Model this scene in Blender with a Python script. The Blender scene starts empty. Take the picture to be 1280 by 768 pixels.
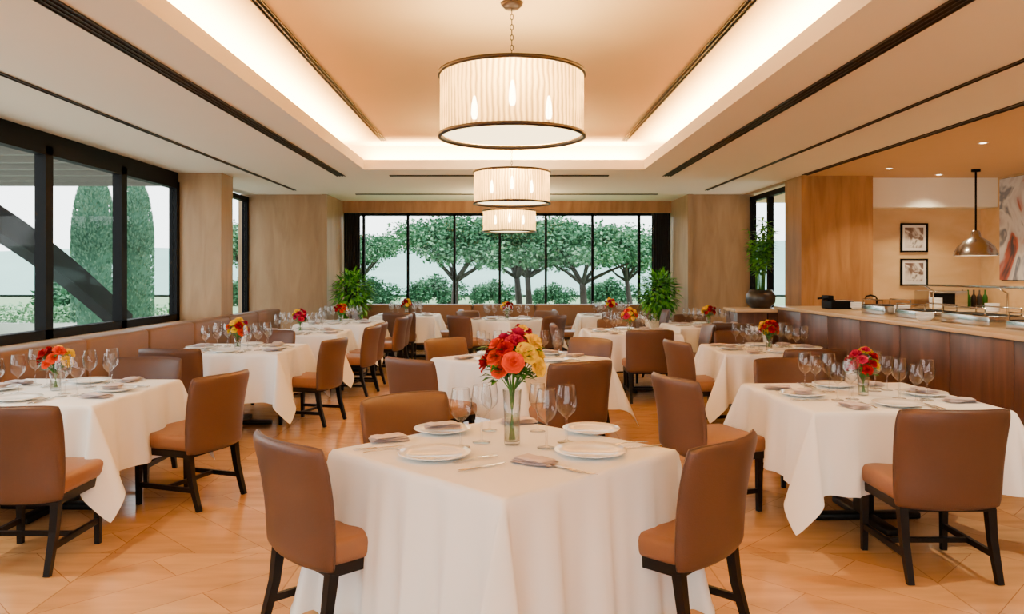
import bpy, bmesh, math, random
from mathutils import Vector, Matrix, noise
R = random.Random(7)
D = bpy.data; S = bpy.context.scene
pi = math.pi

# ---------------------------------------------------------------- helpers
def srgb(r, g, b):
    def c(x):
        x /= 255.0
        return x/12.92 if x <= 0.04045 else ((x+0.055)/1.055)**2.4
    return (c(r), c(g), c(b), 1.0)

def TR(loc=(0,0,0), rz=0.0, rx=0.0, ry=0.0, s=1.0):
    return (Matrix.Translation(Vector(loc)) @ Matrix.Rotation(rz,4,'Z') @ Matrix.Rotation(ry,4,'Y')
            @ Matrix.Rotation(rx,4,'X') @ Matrix.Scale(s,4))

class MB:
    def __init__(s): s.v=[]; s.f=[]; s.m=[]; s.sm=[]
    def add(s, verts, faces, mat=0, smooth=False, M=None):
        o=len(s.v)
        if M is not None: verts=[tuple(M@Vector(p)) for p in verts]
        s.v.extend(verts)
        for f in faces:
            s.f.append([o+i for i in f]); s.m.append(mat); s.sm.append(smooth)
    def box(s,x0,x1,y0,y1,z0,z1,mat=0,bev=0.0,M=None,seg=2):
        if bev<=0:
            v=[(x0,y0,z0),(x1,y0,z0),(x1,y1,z0),(x0,y1,z0),(x0,y0,z1),(x1,y0,z1),(x1,y1,z1),(x0,y1,z1)]
            f=[(3,2,1,0),(4,5,6,7),(0,1,5,4),(1,2,6,5),(2,3,7,6),(3,0,4,7)]
            s.add(v,f,mat,False,M); return
        bm=bmesh.new(); bmesh.ops.create_cube(bm,size=1)
        for v in bm.verts:
            v.co=Vector(((x0+x1)/2+v.co.x*(x1-x0),(y0+y1)/2+v.co.y*(y1-y0),(z0+z1)/2+v.co.z*(z1-z0)))
        bmesh.ops.bevel(bm,geom=list(bm.edges),offset=bev,segments=seg,profile=0.5,affect='EDGES')
        bm.verts.index_update()
        s.add([tuple(v.co) for v in bm.verts],[[v.index for v in f.verts] for f in bm.faces],mat,True,M)
        bm.free()
    def lathe(s,prof,n=24,mat=0,smooth=True,M=None,rip=None):
        v=[];f=[]
        for (r,z) in prof:
            for i in range(n):
                a=2*pi*i/n
                rr=r if rip is None else r*(1+rip*(1 if i%2 else -1))
                v.append((rr*math.cos(a),rr*math.sin(a),z))
        for j in range(len(prof)-1):
            for i in range(n):
                k=(i+1)%n
                f.append((j*n+i,j*n+k,(j+1)*n+k,(j+1)*n+i))
        s.add(v,f,mat,smooth,M)
    def tube(s,path,rad,n=8,mat=0,smooth=True,M=None,cap=True,rot=0.0):
        v=[];f=[];P=[Vector(p) for p in path]
        if not isinstance(rad,(list,tuple)): rad=[rad]*len(P)
        for j,p in enumerate(P):
            t=(P[min(j+1,len(P)-1)]-P[max(j-1,0)]).normalized()
            up=Vector((0,1,0)) if abs(t.z)>0.7 else Vector((0,0,1))
            a=t.cross(up).normalized(); b=t.cross(a).normalized()
            for i in range(n):
                an=2*pi*i/n+rot
                q=p+(a*math.cos(an)+b*math.sin(an))*rad[j]
                v.append(tuple(q))
        for j in range(len(P)-1):
            for i in range(n):
                k=(i+1)%n
                f.append((j*n+i,j*n+k,(j+1)*n+k,(j+1)*n+i))
        if cap:
            f.append(tuple(range(n-1,-1,-1))); f.append(tuple((len(P)-1)*n+i for i in range(n)))
        s.add(v,f,mat,smooth,M)
    def ell(s,c,r,mat=0,nu=12,nv=8,M=None):
        v=[];f=[]
        for j in range(nv+1):
            t=pi*j/nv
            for i in range(nu):
                a=2*pi*i/nu
                v.append((c[0]+r[0]*math.sin(t)*math.cos(a),c[1]+r[1]*math.sin(t)*math.sin(a),c[2]+r[2]*math.cos(t)))
        for j in range(nv):
            for i in range(nu):
                k=(i+1)%nu
                f.append((j*nu+i,(j+1)*nu+i,(j+1)*nu+k,j*nu+k))
        s.add(v,f,mat,True,M)
    def leaf(s,p,d,up,L,W,mat):
        d=d.normalized(); w=d.cross(up)
        if w.length<1e-3: w=Vector((1,0,0))
        w.normalize(); n=w.cross(d)
        a=p; b=p+d*L*0.45+w*W*0.5+n*W*0.15; c=p+d*L-n*L*0.12; e=p+d*L*0.45-w*W*0.5+n*W*0.15; m=p+d*L*0.5
        s.add([tuple(a),tuple(b),tuple(c),tuple(e),tuple(m)],[(0,1,4),(1,2,4),(2,3,4),(3,0,4)],mat,False)
    def mesh(s,name,mats):
        me=D.meshes.new(name); me.from_pydata(s.v,[],s.f)
        for m in mats: me.materials.append(m)
        me.polygons.foreach_set('material_index',s.m)
        me.polygons.foreach_set('use_smooth',s.sm)
        me.update(); return me

def ob(name,me,loc=(0,0,0),rz=0.0,parent=None,s=1.0,rot=None):
    o=D.objects.new(name,me); S.collection.objects.link(o)
    o.location=loc; o.rotation_euler=rot if rot else (0,0,rz); o.scale=(s,s,s)
    if parent: o.parent=parent
    return o
def boxob(name,x0,x1,y0,y1,z0,z1,mat,bev=0.0):
    m=MB(); m.box(x0,x1,y0,y1,z0,z1,0,bev); return ob(name,m.mesh(name,[mat]))

# ---------------------------------------------------------------- materials
def newmat(name):
    m=D.materials.new(name); m.use_nodes=True; nt=m.node_tree
    return m,nt,nt.nodes,nt.links,nt.nodes['Principled BSDF']
def pm(name,col,rough=0.5,metal=0.0,var=0.0,scale=8.0,bump=0.0,bscale=60.0,sheen=0.0,stretch=None,spec=0.5,emit=None,es=0.0):
    m,nt,N,L,b=newmat(name)
    b.inputs['Base Color'].default_value=col; b.inputs['Roughness'].default_value=rough
    b.inputs['Metallic'].default_value=metal; b.inputs['Specular IOR Level'].default_value=spec
    if sheen: b.inputs['Sheen Weight'].default_value=sheen
    if emit: b.inputs['Emission Color'].default_value=emit; b.inputs['Emission Strength'].default_value=es
    tc=N.new('ShaderNodeTexCoord'); mp=N.new('ShaderNodeMapping'); L.new(tc.outputs['Object'],mp.inputs[0])
    if stretch: mp.inputs['Scale'].default_value=stretch
    if var>0:
        n=N.new('ShaderNodeTexNoise'); n.inputs['Scale'].default_value=scale; n.inputs['Detail'].default_value=6
        L.new(mp.outputs[0],n.inputs[0])
        mx=N.new('ShaderNodeMix'); mx.data_type='RGBA'
        mx.inputs[6].default_value=tuple(c*(1-var) for c in col[:3])+(1,)
        mx.inputs[7].default_value=tuple(min(1,c*(1+var)) for c in col[:3])+(1,)
        L.new(n.outputs['Fac'],mx.inputs[0]); L.new(mx.outputs[2],b.inputs['Base Color'])
    if bump>0:
        n2=N.new('ShaderNodeTexNoise'); n2.inputs['Scale'].default_value=bscale; L.new(mp.outputs[0],n2.inputs[0])
        bp=N.new('ShaderNodeBump'); bp.inputs['Strength'].default_value=bump; bp.inputs['Distance'].default_value=0.01
        L.new(n2.outputs['Fac'],bp.inputs['Height']); L.new(bp.outputs[0],b.inputs['Normal'])
    return m

def glassmat(name,tint=(1,1,1,1),edge=0.5,base=0.05,edgetint=None):
    m,nt,N,L,b=newmat(name); N.remove(b)
    out=N['Material Output']
    tr=N.new('ShaderNodeBsdfTransparent'); tr.inputs[0].default_value=tint
    gl=N.new('ShaderNodeBsdfGlossy'); gl.inputs['Roughness'].default_value=0.03
    lw=N.new('ShaderNodeLayerWeight'); lw.inputs[0].default_value=0.35
    pw=N.new('ShaderNodeMath'); pw.operation='POWER'; pw.inputs[1].default_value=1.8
    L.new(lw.outputs['Facing'],pw.inputs[0])
    if edgetint:
        cx=N.new('ShaderNodeMix'); cx.data_type='RGBA'; cx.inputs[6].default_value=tint; cx.inputs[7].default_value=edgetint
        L.new(pw.outputs[0],cx.inputs[0]); L.new(cx.outputs[2],tr.inputs[0])
    mr=N.new('ShaderNodeMapRange'); mr.inputs[3].default_value=base; mr.inputs[4].default_value=edge
    L.new(pw.outputs[0],mr.inputs[0])
    mx=N.new('ShaderNodeMixShader'); L.new(mr.outputs[0],mx.inputs[0])
    L.new(tr.outputs[0],mx.inputs[1]); L.new(gl.outputs[0],mx.inputs[2]); L.new(mx.outputs[0],out.inputs[0])
    return m

def emis(name,col,st):
    m,nt,N,L,b=newmat(name); N.remove(b)
    e=N.new('ShaderNodeEmission'); e.inputs[0].default_value=col; e.inputs[1].default_value=st
    L.new(e.outputs[0],N['Material Output'].inputs[0]); return m

def woodmat(name,c1,c2,rough=0.45,stretch=(1,1,0.12),scale=9.0):
    m,nt,N,L,b=newmat(name)
    tc=N.new('ShaderNodeTexCoord'); mp=N.new('ShaderNodeMapping'); mp.inputs['Scale'].default_value=stretch
    L.new(tc.outputs['Object'],mp.inputs[0])
    n=N.new('ShaderNodeTexNoise'); n.inputs['Scale'].default_value=scale; n.inputs['Detail'].default_value=8
    n.inputs['Distortion'].default_value=0.6; L.new(mp.outputs[0],n.inputs[0])
    cr=N.new('ShaderNodeValToRGB'); cr.color_ramp.elements[0].position=0.32; cr.color_ramp.elements[1].position=0.7
    cr.color_ramp.elements[0].color=c1; cr.color_ramp.elements[1].color=c2
    L.new(n.outputs['Fac'],cr.inputs[0]); L.new(cr.outputs[0],b.inputs['Base Color'])
    b.inputs['Roughness'].default_value=rough; b.inputs['Specular IOR Level'].default_value=0.35; return m

def floormat():
    m,nt,N,L,b=newmat('oak_parquet')
    tc=N.new('ShaderNodeTexCoord')
    def brick(rot):
        mp=N.new('ShaderNodeMapping'); mp.inputs['Rotation'].default_value=(0,0,rot); L.new(tc.outputs['Object'],mp.inputs[0])
        br=N.new('ShaderNodeTexBrick'); br.inputs['Scale'].default_value=1.0
        br.inputs['Brick Width'].default_value=1.6; br.inputs['Row Height'].default_value=0.30
        br.inputs['Mortar Size'].default_value=0.0025; br.inputs['Mortar Smooth'].default_value=0.3
        br.inputs['Color1'].default_value=srgb(216,168,114); br.inputs['Color2'].default_value=srgb(198,148,96)
        br.inputs['Mortar'].default_value=srgb(160,112,68)
        L.new(mp.outputs[0],br.inputs[0])
        mp2=N.new('ShaderNodeMapping'); mp2.inputs['Rotation'].default_value=(0,0,rot); mp2.inputs['Scale'].default_value=(0.7,4,1)
        L.new(tc.outputs['Object'],mp2.inputs[0])
        n=N.new('ShaderNodeTexNoise'); n.inputs['Scale'].default_value=2.6; n.inputs['Detail'].default_value=7
        L.new(mp2.outputs[0],n.inputs[0])
        mr=N.new('ShaderNodeMapRange'); mr.inputs[1].default_value=0.3; mr.inputs[2].default_value=0.7
        mr.inputs[3].default_value=0.80; mr.inputs[4].default_value=1.12; L.new(n.outputs['Fac'],mr.inputs[0])
        mx=N.new('ShaderNodeMix'); mx.data_type='RGBA'; mx.blend_type='MULTIPLY'; mx.inputs[0].default_value=1.0
        L.new(br.outputs['Color'],mx.inputs[6]); L.new(mr.outputs[0],mx.inputs[7]); return mx.outputs[2]
    a=brick(pi/4); c=brick(-pi/4)
    ck=N.new('ShaderNodeTexChecker'); ck.inputs['Scale'].default_value=1/1.05; L.new(tc.outputs['Object'],ck.inputs[0])
    mx=N.new('ShaderNodeMix'); mx.data_type='RGBA'; L.new(ck.outputs['Fac'],mx.inputs[0])
    L.new(a,mx.inputs[6]); L.new(c,mx.inputs[7])
    sc=N.new('ShaderNodeTexBrick'); sc.offset=0.0; sc.inputs['Scale'].default_value=1.0; sc.inputs['Brick Width'].default_value=1.05; sc.inputs['Row Height'].default_value=1.05
    sc.inputs['Mortar Size'].default_value=0.004; sc.inputs['Color1'].default_value=(1,1,1,1); sc.inputs['Color2'].default_value=(0.92,0.92,0.92,1); sc.inputs['Mortar'].default_value=(0.66,0.62,0.58,1)
    L.new(tc.outputs['Object'],sc.inputs[0])
    m2=N.new('ShaderNodeMix'); m2.data_type='RGBA'; m2.blend_type='MULTIPLY'; m2.inputs[0].default_value=1.0
    L.new(mx.outputs[2],m2.inputs[6]); L.new(sc.outputs['Color'],m2.inputs[7]); L.new(m2.outputs[2],b.inputs['Base Color'])
    b.inputs['Roughness'].default_value=0.16; return m

M_floor=floormat()
M_ceil=pm('ceiling_plaster',srgb(246,236,216),0.8,var=0.015,scale=2)
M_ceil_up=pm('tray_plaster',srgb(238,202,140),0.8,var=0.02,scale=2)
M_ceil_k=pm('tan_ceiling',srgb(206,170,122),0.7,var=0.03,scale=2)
M_col=woodmat('taupe_panel',srgb(146,116,82),srgb(166,136,100),0.5,(1,1,0.2),6)
M_oak=woodmat('oak_panel',srgb(144,100,56),srgb(172,126,76),0.4,(1,1,0.15),8)
M_kwall=woodmat('kitchen_wall_panel',srgb(212,174,122),srgb(224,190,140),0.5,(0.4,1,1),4)
M_wal=woodmat('walnut',srgb(66,41,29),srgb(98,62,44),0.35,(1,1,0.12),9)
M_black=pm('black_metal',srgb(8,8,9),0.55,0.0,var=0.1,spec=0.1)
M_slot=pm('slot_dark',srgb(36,28,22),0.6,var=0.1,spec=0.2)
M_dwood=pm('ebonised_wood',srgb(14,10,8),0.45,var=0.2,scale=20,spec=0.2)
M_leB=pm('brown_leather',srgb(82,55,41),0.42,var=0.12,scale=5,bump=0.15,bscale=220,spec=0.4)
M_leS=pm('tan_leather',srgb(134,90,58),0.42,var=0.10,scale=5,bump=0.15,bscale=220,spec=0.4)
M_bench=pm('bench_leather',srgb(118,84,58),0.5,var=0.12,scale=4,bump=0.12,bscale=160,spec=0.3)
M_cloth=pm('white_linen',srgb(250,247,242),0.75,var=0.012,scale=5,bump=0.06,bscale=400,sheen=0.1)
M_nap=pm('napkin_linen',srgb(202,190,194),0.8,var=0.05,scale=20,bump=0.1,bscale=300)
M_china=pm('white_china',srgb(248,246,242),0.12,var=0.01)
M_steel=pm('polished_steel',srgb(190,186,180),0.2,1.0,var=0.04)
M_bronze=pm('bronze',srgb(46,32,22),0.4,0.3,var=0.1,spec=0.3)
M_glass=glassmat('clear_glass',(0.985,0.99,0.99,1),0.62,0.05,(0.30,0.31,0.32,1))
M_pane=glassmat('window_glass',(0.99,1,1,1),0.05,0.004)
M_water=glassmat('vase_water',(0.85,0.93,0.88,1),0.35,0.04)
M_stem=pm('flower_stem',srgb(56,114,34),0.5,var=0.2,scale=30)
M_leaf=pm('flower_leaf',srgb(40,96,28),0.5,var=0.3,scale=30,spec=0.25)
M_red=pm('red_petal',srgb(160,0,5),0.75,var=0.15,scale=40,spec=0.08)
M_org=pm('orange_petal',srgb(224,62,4),0.75,var=0.15,scale=40,spec=0.08)
M_yel=pm('yellow_petal',srgb(250,206,0),0.75,var=0.06,scale=40,spec=0.08)
M_pink=pm('pink_petal',srgb(186,30,74),0.75,var=0.2,scale=40,spec=0.08)
M_pl1=pm('plant_leaf_light',srgb(104,176,44),0.5,var=0.25,scale=10,spec=0.25)
M_pl2=pm('plant_leaf_dark',srgb(44,108,28),0.5,var=0.25,scale=10,spec=0.25)
M_pot=pm('dark_ceramic',srgb(38,34,30),0.35,var=0.1)
M_potw=pm('pale_ceramic',srgb(206,196,182),0.4,var=0.05)
M_tr1=pm('tree_leaf_a',srgb(88,134,100),0.7,var=0.2,scale=2,spec=0.1)
M_tr2=pm('tree_leaf_b',srgb(56,100,70),0.7,var=0.2,scale=2,spec=0.1)
M_tr3=pm('tree_leaf_c',srgb(122,164,126),0.7,var=0.2,scale=2,spec=0.1)
M_bark=pm('bark',srgb(52,44,36),0.8,var=0.3,scale=12)
M_cy1=pm('cypress_leaf',srgb(108,148,122),0.8,var=0.2,scale=3,spec=0.1)
M_cy2=pm('cypress_leaf_dark',srgb(78,118,96),0.8,var=0.2,scale=3,spec=0.1)
M_ground=pm('paving',srgb(190,196,188),0.8,var=0.1,scale=1.5)
M_lawn=pm('lawn',srgb(116,150,104),0.9,var=0.2,scale=1.0)
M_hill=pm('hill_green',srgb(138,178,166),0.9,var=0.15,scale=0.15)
M_stone=pm('pale_stone',srgb(220,220,212),0.7,var=0.05)
M_curt=pm('dark_curtain',srgb(26,22,21),0.8,var=0.1)
M_marble=pm('counter_stone',srgb(212,180,138),0.25,var=0.08,scale=6)
M_bulb=emis('bulb_glow',(1,0.84,0.56,1),45.0)
M_diff=emis('lamp_diffuser',(1,0.74,0.38,1),5.5)
M_down=emis('downlight_glow',(1,0.88,0.66,1),14.0)

# lamp shade: pleated sheer fabric, its own emission added to the bulbs' glow
M_shade,nt,N,L,b=newmat('pleated_sheer'); N.remove(b)
tc=N.new('ShaderNodeTexCoord'); gr=N.new('ShaderNodeTexGradient'); gr.gradient_type='RADIAL'; L.new(tc.outputs['Object'],gr.inputs[0])
ml=N.new('ShaderNodeMath'); ml.operation='MULTIPLY'; ml.inputs[1].default_value=84.0; L.new(gr.outputs['Fac'],ml.inputs[0])
nz=N.new('ShaderNodeTexNoise'); nz.inputs['Scale'].default_value=5; L.new(tc.outputs['Object'],nz.inputs[0])
a2=N.new('ShaderNodeMath'); a2.operation='ADD'; L.new(ml.outputs[0],a2.inputs[0]); L.new(nz.outputs['Fac'],a2.inputs[1])
fr=N.new('ShaderNodeMath'); fr.operation='PINGPONG'; fr.inputs[1].default_value=0.5; L.new(a2.outputs[0],fr.inputs[0])
cr=N.new('ShaderNodeValToRGB'); cr.color_ramp.elements[0].position=0.0; cr.color_ramp.elements[0].color=(0.34,0.19,0.06,1)
cr.color_ramp.elements[1].position=0.42; cr.color_ramp.elements[1].color=(1.0,0.66,0.24,1)
L.new(fr.outputs[0],cr.inputs[0])
e=N.new('ShaderNodeEmission'); L.new(cr.outputs[0],e.inputs[0]); e.inputs[1].default_value=0.65
tl=N.new('ShaderNodeBsdfTranslucent'); L.new(cr.outputs[0],tl.inputs[0])
tp=N.new('ShaderNodeBsdfTransparent')
ad=N.new('ShaderNodeAddShader'); L.new(e.outputs[0],ad.inputs[0]); L.new(tl.outputs[0],ad.inputs[1])
mx=N.new('ShaderNodeMixShader'); mx.inputs[0].default_value=0.66
L.new(tp.outputs[0],mx.inputs[1]); L.new(ad.outputs[0],mx.inputs[2]); L.new(mx.outputs[0],N['Material Output'].inputs[0])

# artworks
def artmat(name,cols,scale):
    m,nt,N,L,b=newmat(name)
    tc=N.new('ShaderNodeTexCoord'); n=N.new('ShaderNodeTexNoise'); n.inputs['Scale'].default_value=scale
    n.inputs['Detail'].default_value=3; n.inputs['Distortion'].default_value=1.2
    L.new(tc.outputs['Object'],n.inputs[0]); cr=N.new('ShaderNodeValToRGB'); cr.color_ramp.interpolation='EASE'
    els=cr.color_ramp.elements
    while len(els)<len(cols): els.new(0.5)
    for i,c in enumerate(cols): els[i].position=0.3+0.4*i/(len(cols)-1); els[i].color=c
    L.new(n.outputs['Fac'],cr.inputs[0]); L.new(cr.outputs[0],b.inputs['Base Color']); b.inputs['Roughness'].default_value=0.6
    return m
M_art=artmat('abstract_painting_canvas',[srgb(60,62,76),srgb(176,92,78),srgb(206,204,206),srgb(226,226,226),srgb(120,130,150),srgb(230,228,226)],1.3)
M_print=artmat('print_paper',[srgb(40,34,32),srgb(120,96,84),srgb(228,222,212),srgb(60,50,46)],4.0)
M_mat=pm('mat_board',srgb(240,236,228),0.8,var=0.01)

# ---------------------------------------------------------------- room shell
H=3.0; YB=-4.0
boxob('floor',-5.0,7.9,YB,16.7,-0.12,0.0,M_floor)
ceil=MB()
TX=2.02; TY0=-1.6; TY1=11.3; LX=2.36; LY=11.64; UZ=3.40
ceil.box(-5.0,-TX,YB,16.7,H,H+0.10,0)
ceil.box(TX,4.55,YB,16.7,H,H+0.10,0)
ceil.box(-TX,TX,TY1,16.7,H,H+0.10,0)
ceil.box(-TX,TX,YB,TY0,H,H+0.10,0)
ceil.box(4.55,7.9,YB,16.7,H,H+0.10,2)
for sx in(-1,1):
    ceil.box(min(sx*LX,sx*(LX+0.1)),max(sx*LX,sx*(LX+0.1)),TY0-0.4,LY+0.1,H+0.10,UZ,1)
ceil.box(-LX,LX,LY,LY+0.1,H+0.10,UZ,1)
ceil.box(-LX,LX,TY0-0.4,TY0-0.3,H+0.10,UZ,1)
ceil.box(-LX-0.1,LX+0.1,TY0-0.4,LY+0.1,UZ,UZ+0.1,1)
ob('ceiling',ceil.mesh('ceiling',[M_ceil,M_ceil_up,M_ceil_k]))
tr=MB()
for sx in(-1,1):
    a,b_=sorted((sx*TX,sx*(TX+0.06))); tr.box(a,b_,TY0,TY1+0.06,H+0.10,H+0.14,0)
tr.box(-TX,TX,TY1,TY1+0.06,H+0.10,H+0.14,0)
ob('trim_1',tr.mesh('trim_1',[M_ceil]))
def slot(i,x0,x1,y0,y1,z,n=2):
    m=MB(); m.box(x0,x1,y0,y1,z-0.006,z+0.004,0)
    along = (y1-y0)>(x1-x0)
    w=(x1-x0) if along else (y1-y0)
    for k in range(n+1):
        c=(x0 if along else y0)+w*k/n
        if along: m.box(c-0.004,c+0.004,y0,y1,z-0.014,z-0.004,1)
        else: m.box(x0,x1,c-0.004,c+0.004,z-0.014,z-0.004,1)
    ob('trim_%d'%i,m.mesh('slot',[M_slot,M_bronze]))
slot(2,-2.56,-2.44,2,12.05,H,3); slot(3,2.44,2.56,2,12.05,H,3)
slot(4,-3.78,-3.74,2,14.1,H,1); slot(5,3.62,3.66,2,14.1,H,1)
slot(6,-1.75,-1.68,2,11.2,UZ,2); slot(7,1.68,1.75,2,11.2,UZ,2)
slot(8,-1.75,1.6,11.95,12.03,H,2); slot(9,-2.8,2.9,14.75,14.83,H,2)
slot(10,4.52,4.60,2,11.9,H,1)

boxob('wall_left_pier',-4.95,-4.22,11.7,12.2,0,H,M_col)
boxob('wall_left',-5.05,-4.95,14.9,16.7,0,H,M_col)
boxob('wall_left_near',-5.05,-4.85,YB,-0.2,0,H,M_col)
m=MB(); m.box(-5.05,7.9,YB-0.15,YB,0,0.5,0); m.box(-5.05,7.9,YB-0.15,YB,2.86,H,0); m.box(-5.05,-4.4,YB-0.15,YB,0.5,2.86,0); m.box(4.4,7.9,YB-0.15,YB,0.5,2.86,0)  # opening cut for the added fill window
ob('wall_front',m.mesh('wall_front',[M_kwall]))
boxob('wall_back_left',-4.95,-3.35,14.9,16.7,0,H,M_col)
boxob('wall_back_right',3.48,4.75,14.9,16.7,0,H,M_col)
boxob('wall_back_header',-3.35,3.48,16.3,16.7,2.76,H,M_oak)
boxob('wall_back_sill',-3.35,3.48,16.3,16.7,0,0.55,M_col)
boxob('trim_11',-3.45,-3.35,14.84,14.9,0,H,M_col); boxob('trim_12',3.48,3.58,14.84,14.9,0,H,M_col)
boxob('wall_left_sill',-5.0,-4.24,-0.2,11.7,0,0.80,M_col)
boxob('trim_13',-4.98,-4.86,-0.2,11.7,2.86,H,M_black)

def window(idx,horiz,c,a,b,z0,z1,mull,fw=0.06,dep=0.1,heavy=0.0):
    m=MB()
    def bx(p,q,z_0,z_1,mat=0,d=dep):
        if horiz: m.box(p,q,c-d/2,c+d/2,z_0,z_1,mat)
        else: m.box(c-d/2,c+d/2,p,q,z_0,z_1,mat)
    bx(a,b,z1-fw,z1); bx(a,b,z0,z0+fw); bx(a,a+fw,z0,z1); bx(b-fw,b,z0,z1)
    for k in mull: bx(k-fw/2-heavy,k+fw/2+heavy,z0,z1)
    bx(a+fw,b-fw,z0+fw,z1-fw,1,0.012)
    ob('window_%d'%idx,m.mesh('window',[M_black,M_pane]))
window(1,True,16.5,-3.35,3.48,0.55,2.76,[-2.95,-2.02,-1.04,-0.09,0.88,1.86,2.84],0.05)
window(2,False,-4.9,-0.2,11.7,0.80,2.86,[1.75,3.4,5.05,6.7,8.35,10.0],0.10,0.12,0.02)
window(3,False,-4.9,12.2,14.9,0.3,2.95,[13.0],0.09,0.1)
window(4,False,4.72,12.76,14.9,0.3,2.95,[13.9],0.09,0.1)
window(5,True,YB-0.08,-4.4,4.4,0.5,2.86,[-2.2,0,2.2],0.07,0.1)  # added window behind the camera, invented for neutral daylight fill
boxob('trim_14',-4.95,-4.86,12.2,14.9,0,0.3,M_col)
boxob('trim_15',4.68,4.76,12.76,14.9,0,0.3,M_col)

boxob('wall_right_pier',4.57,5.67,12.05,12.75,0,H,M_oak)
boxob('wall_right_kitchen_back',5.67,7.85,12.75,12.9,0,H,M_kwall)
boxob('wall_right',7.75,7.9,YB,12.75,0,H,M_kwall)
boxob('wall_right_soffit',5.67,7.75,12.3,12.75,2.54,H,M_ceil)
boxob('trim_16',5.67,7.75,12.72,12.75,0.0,1.08,M_oak)

def curtain(x0,x1,y,name='curtain'):
    m=MB(); n=60; v=[];f=[]
    for i in range(n+1):
        t=i/n; x=x0+(x1-x0)*t; yy=y+0.035*math.sin(t*pi*2*7)
        v+= [(x,yy,0.56),(x,yy,2.74)]
    for i in range(n): f.append((2*i,2*i+2,2*i+3,2*i+1))
    m.add(v,f,0,True); ob(name,m.mesh(name,[M_curt]))
curtain(-3.30,-2.98,16.25); curtain(3.06,3.42,16.25)

# ---------------------------------------------------------------- banquettes
def bench(name,L,loc,rz,seg=1.25):
    m=MB(); n=max(1,round(L/seg)); w=L/n
    m.box(0,L,-0.18,0.40,0.0,0.10,1)
    m.box(0,L,-0.20,0.44,0.10,0.30,0,0.01)
    for i in range(n):
        m.box(i*w+0.003,(i+1)*w-0.003,-0.0,0.48,0.30,0.46,0,0.035,None,3)
        m.box(i*w+0.003,(i+1)*w-0.003,-0.20,0.03,0.40,0.88,0,0.045,None,3)
    m.box(0,L,-0.22,-0.18,0.1,0.86,1)
    ob(name,m.mesh(name,[M_bench,M_dwood]),loc,rz)
bench('banquette_bench',11.6,(-3.98,13.9,0),-pi/2)
bench('banquette_bench',6.3,(3.15,15.75,0),pi)

# ---------------------------------------------------------------- chairs
def chair_mesh(top):
    m=MB()
    m.box(-0.25,0.25,-0.20,0.27,0.375,0.475,1,0.032,None,3)
    m.box(-0.235,0.235,-0.20,0.25,0.335,0.385,2)
    z0=0.35; hh=(top-z0)/2; zc=z0+hh; W=0.27; T=0.062
    nu=20; nv=16
    def P(i,j,side):
        u=math.sin(pi/2*(2*i/nu-1)); v=math.sin(pi/2*(2*j/nv-1))
        x=W*u*(1-0.05*abs(v)**8)*(1.0+0.03*v); z=zc+hh*v*(1-0.045*abs(u)**6)
        k=max(abs(u),abs(v)); t=T*math.sqrt(max(0,1-k**7))
        fr=(z-z0)/(top-z0)
        y=-0.235+0.065*u*u*(0.6+0.4*fr)-0.085*fr+0.02*math.sin(pi*fr)
        return (x,y+side*t/2,z)
    for side in(1,-1):
        v=[P(i,j,side) for j in range(nv+1) for i in range(nu+1)]; f=[]
        for j in range(nv):
            for i in range(nu):
                a=j*(nu+1)+i; q=(a,a+1,a+nu+2,a+nu+1)
                f.append(q if side<0 else q[::-1])
        m.add(v,f,0,True)
    ring=[]
    for i in range(nu+1): ring.append(P(i,nv,0))
    for j in range(nv-1,0,-1): ring.append(P(nu,j,0))
    ring2=[P(0,j,0) for j in range(1,nv)]
    m.tube(ring2+ring,0.0045,5,0)
    r4=0.026
    fl=[(-0.215,0.225),(0.215,0.225)]
    for (x,y) in fl: m.tube([(x,y,0.345),(x,y+0.0,0.0)],[r4,0.020],4,2,False,rot=pi/4)
    for x in(-0.215,0.215): m.tube([(x,-0.18,0.345),(x,-0.20,0.2),(x,-0.26,0.0)],[r4+0.004,r4,0.021],4,2,False,rot=pi/4)
    for x in(-0.215,0.215): m.box(x-0.010,x+0.010,-0.22,0.22,0.115,0.145,2)
    m.box(-0.215,0.215,-0.01,0.012,0.118,0.142,2)
    return m.mesh('dining_chair',[M_leB,M_leS,M_dwood])
CH=chair_mesh(0.85)
def chair(xb,yb,face):
    a=math.radians(face); d=(math.cos(a),math.sin(a))
    ob('dining_chair',CH,(xb+d[0]*0.27,yb+d[1]*0.27,0),a-pi/2)

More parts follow.
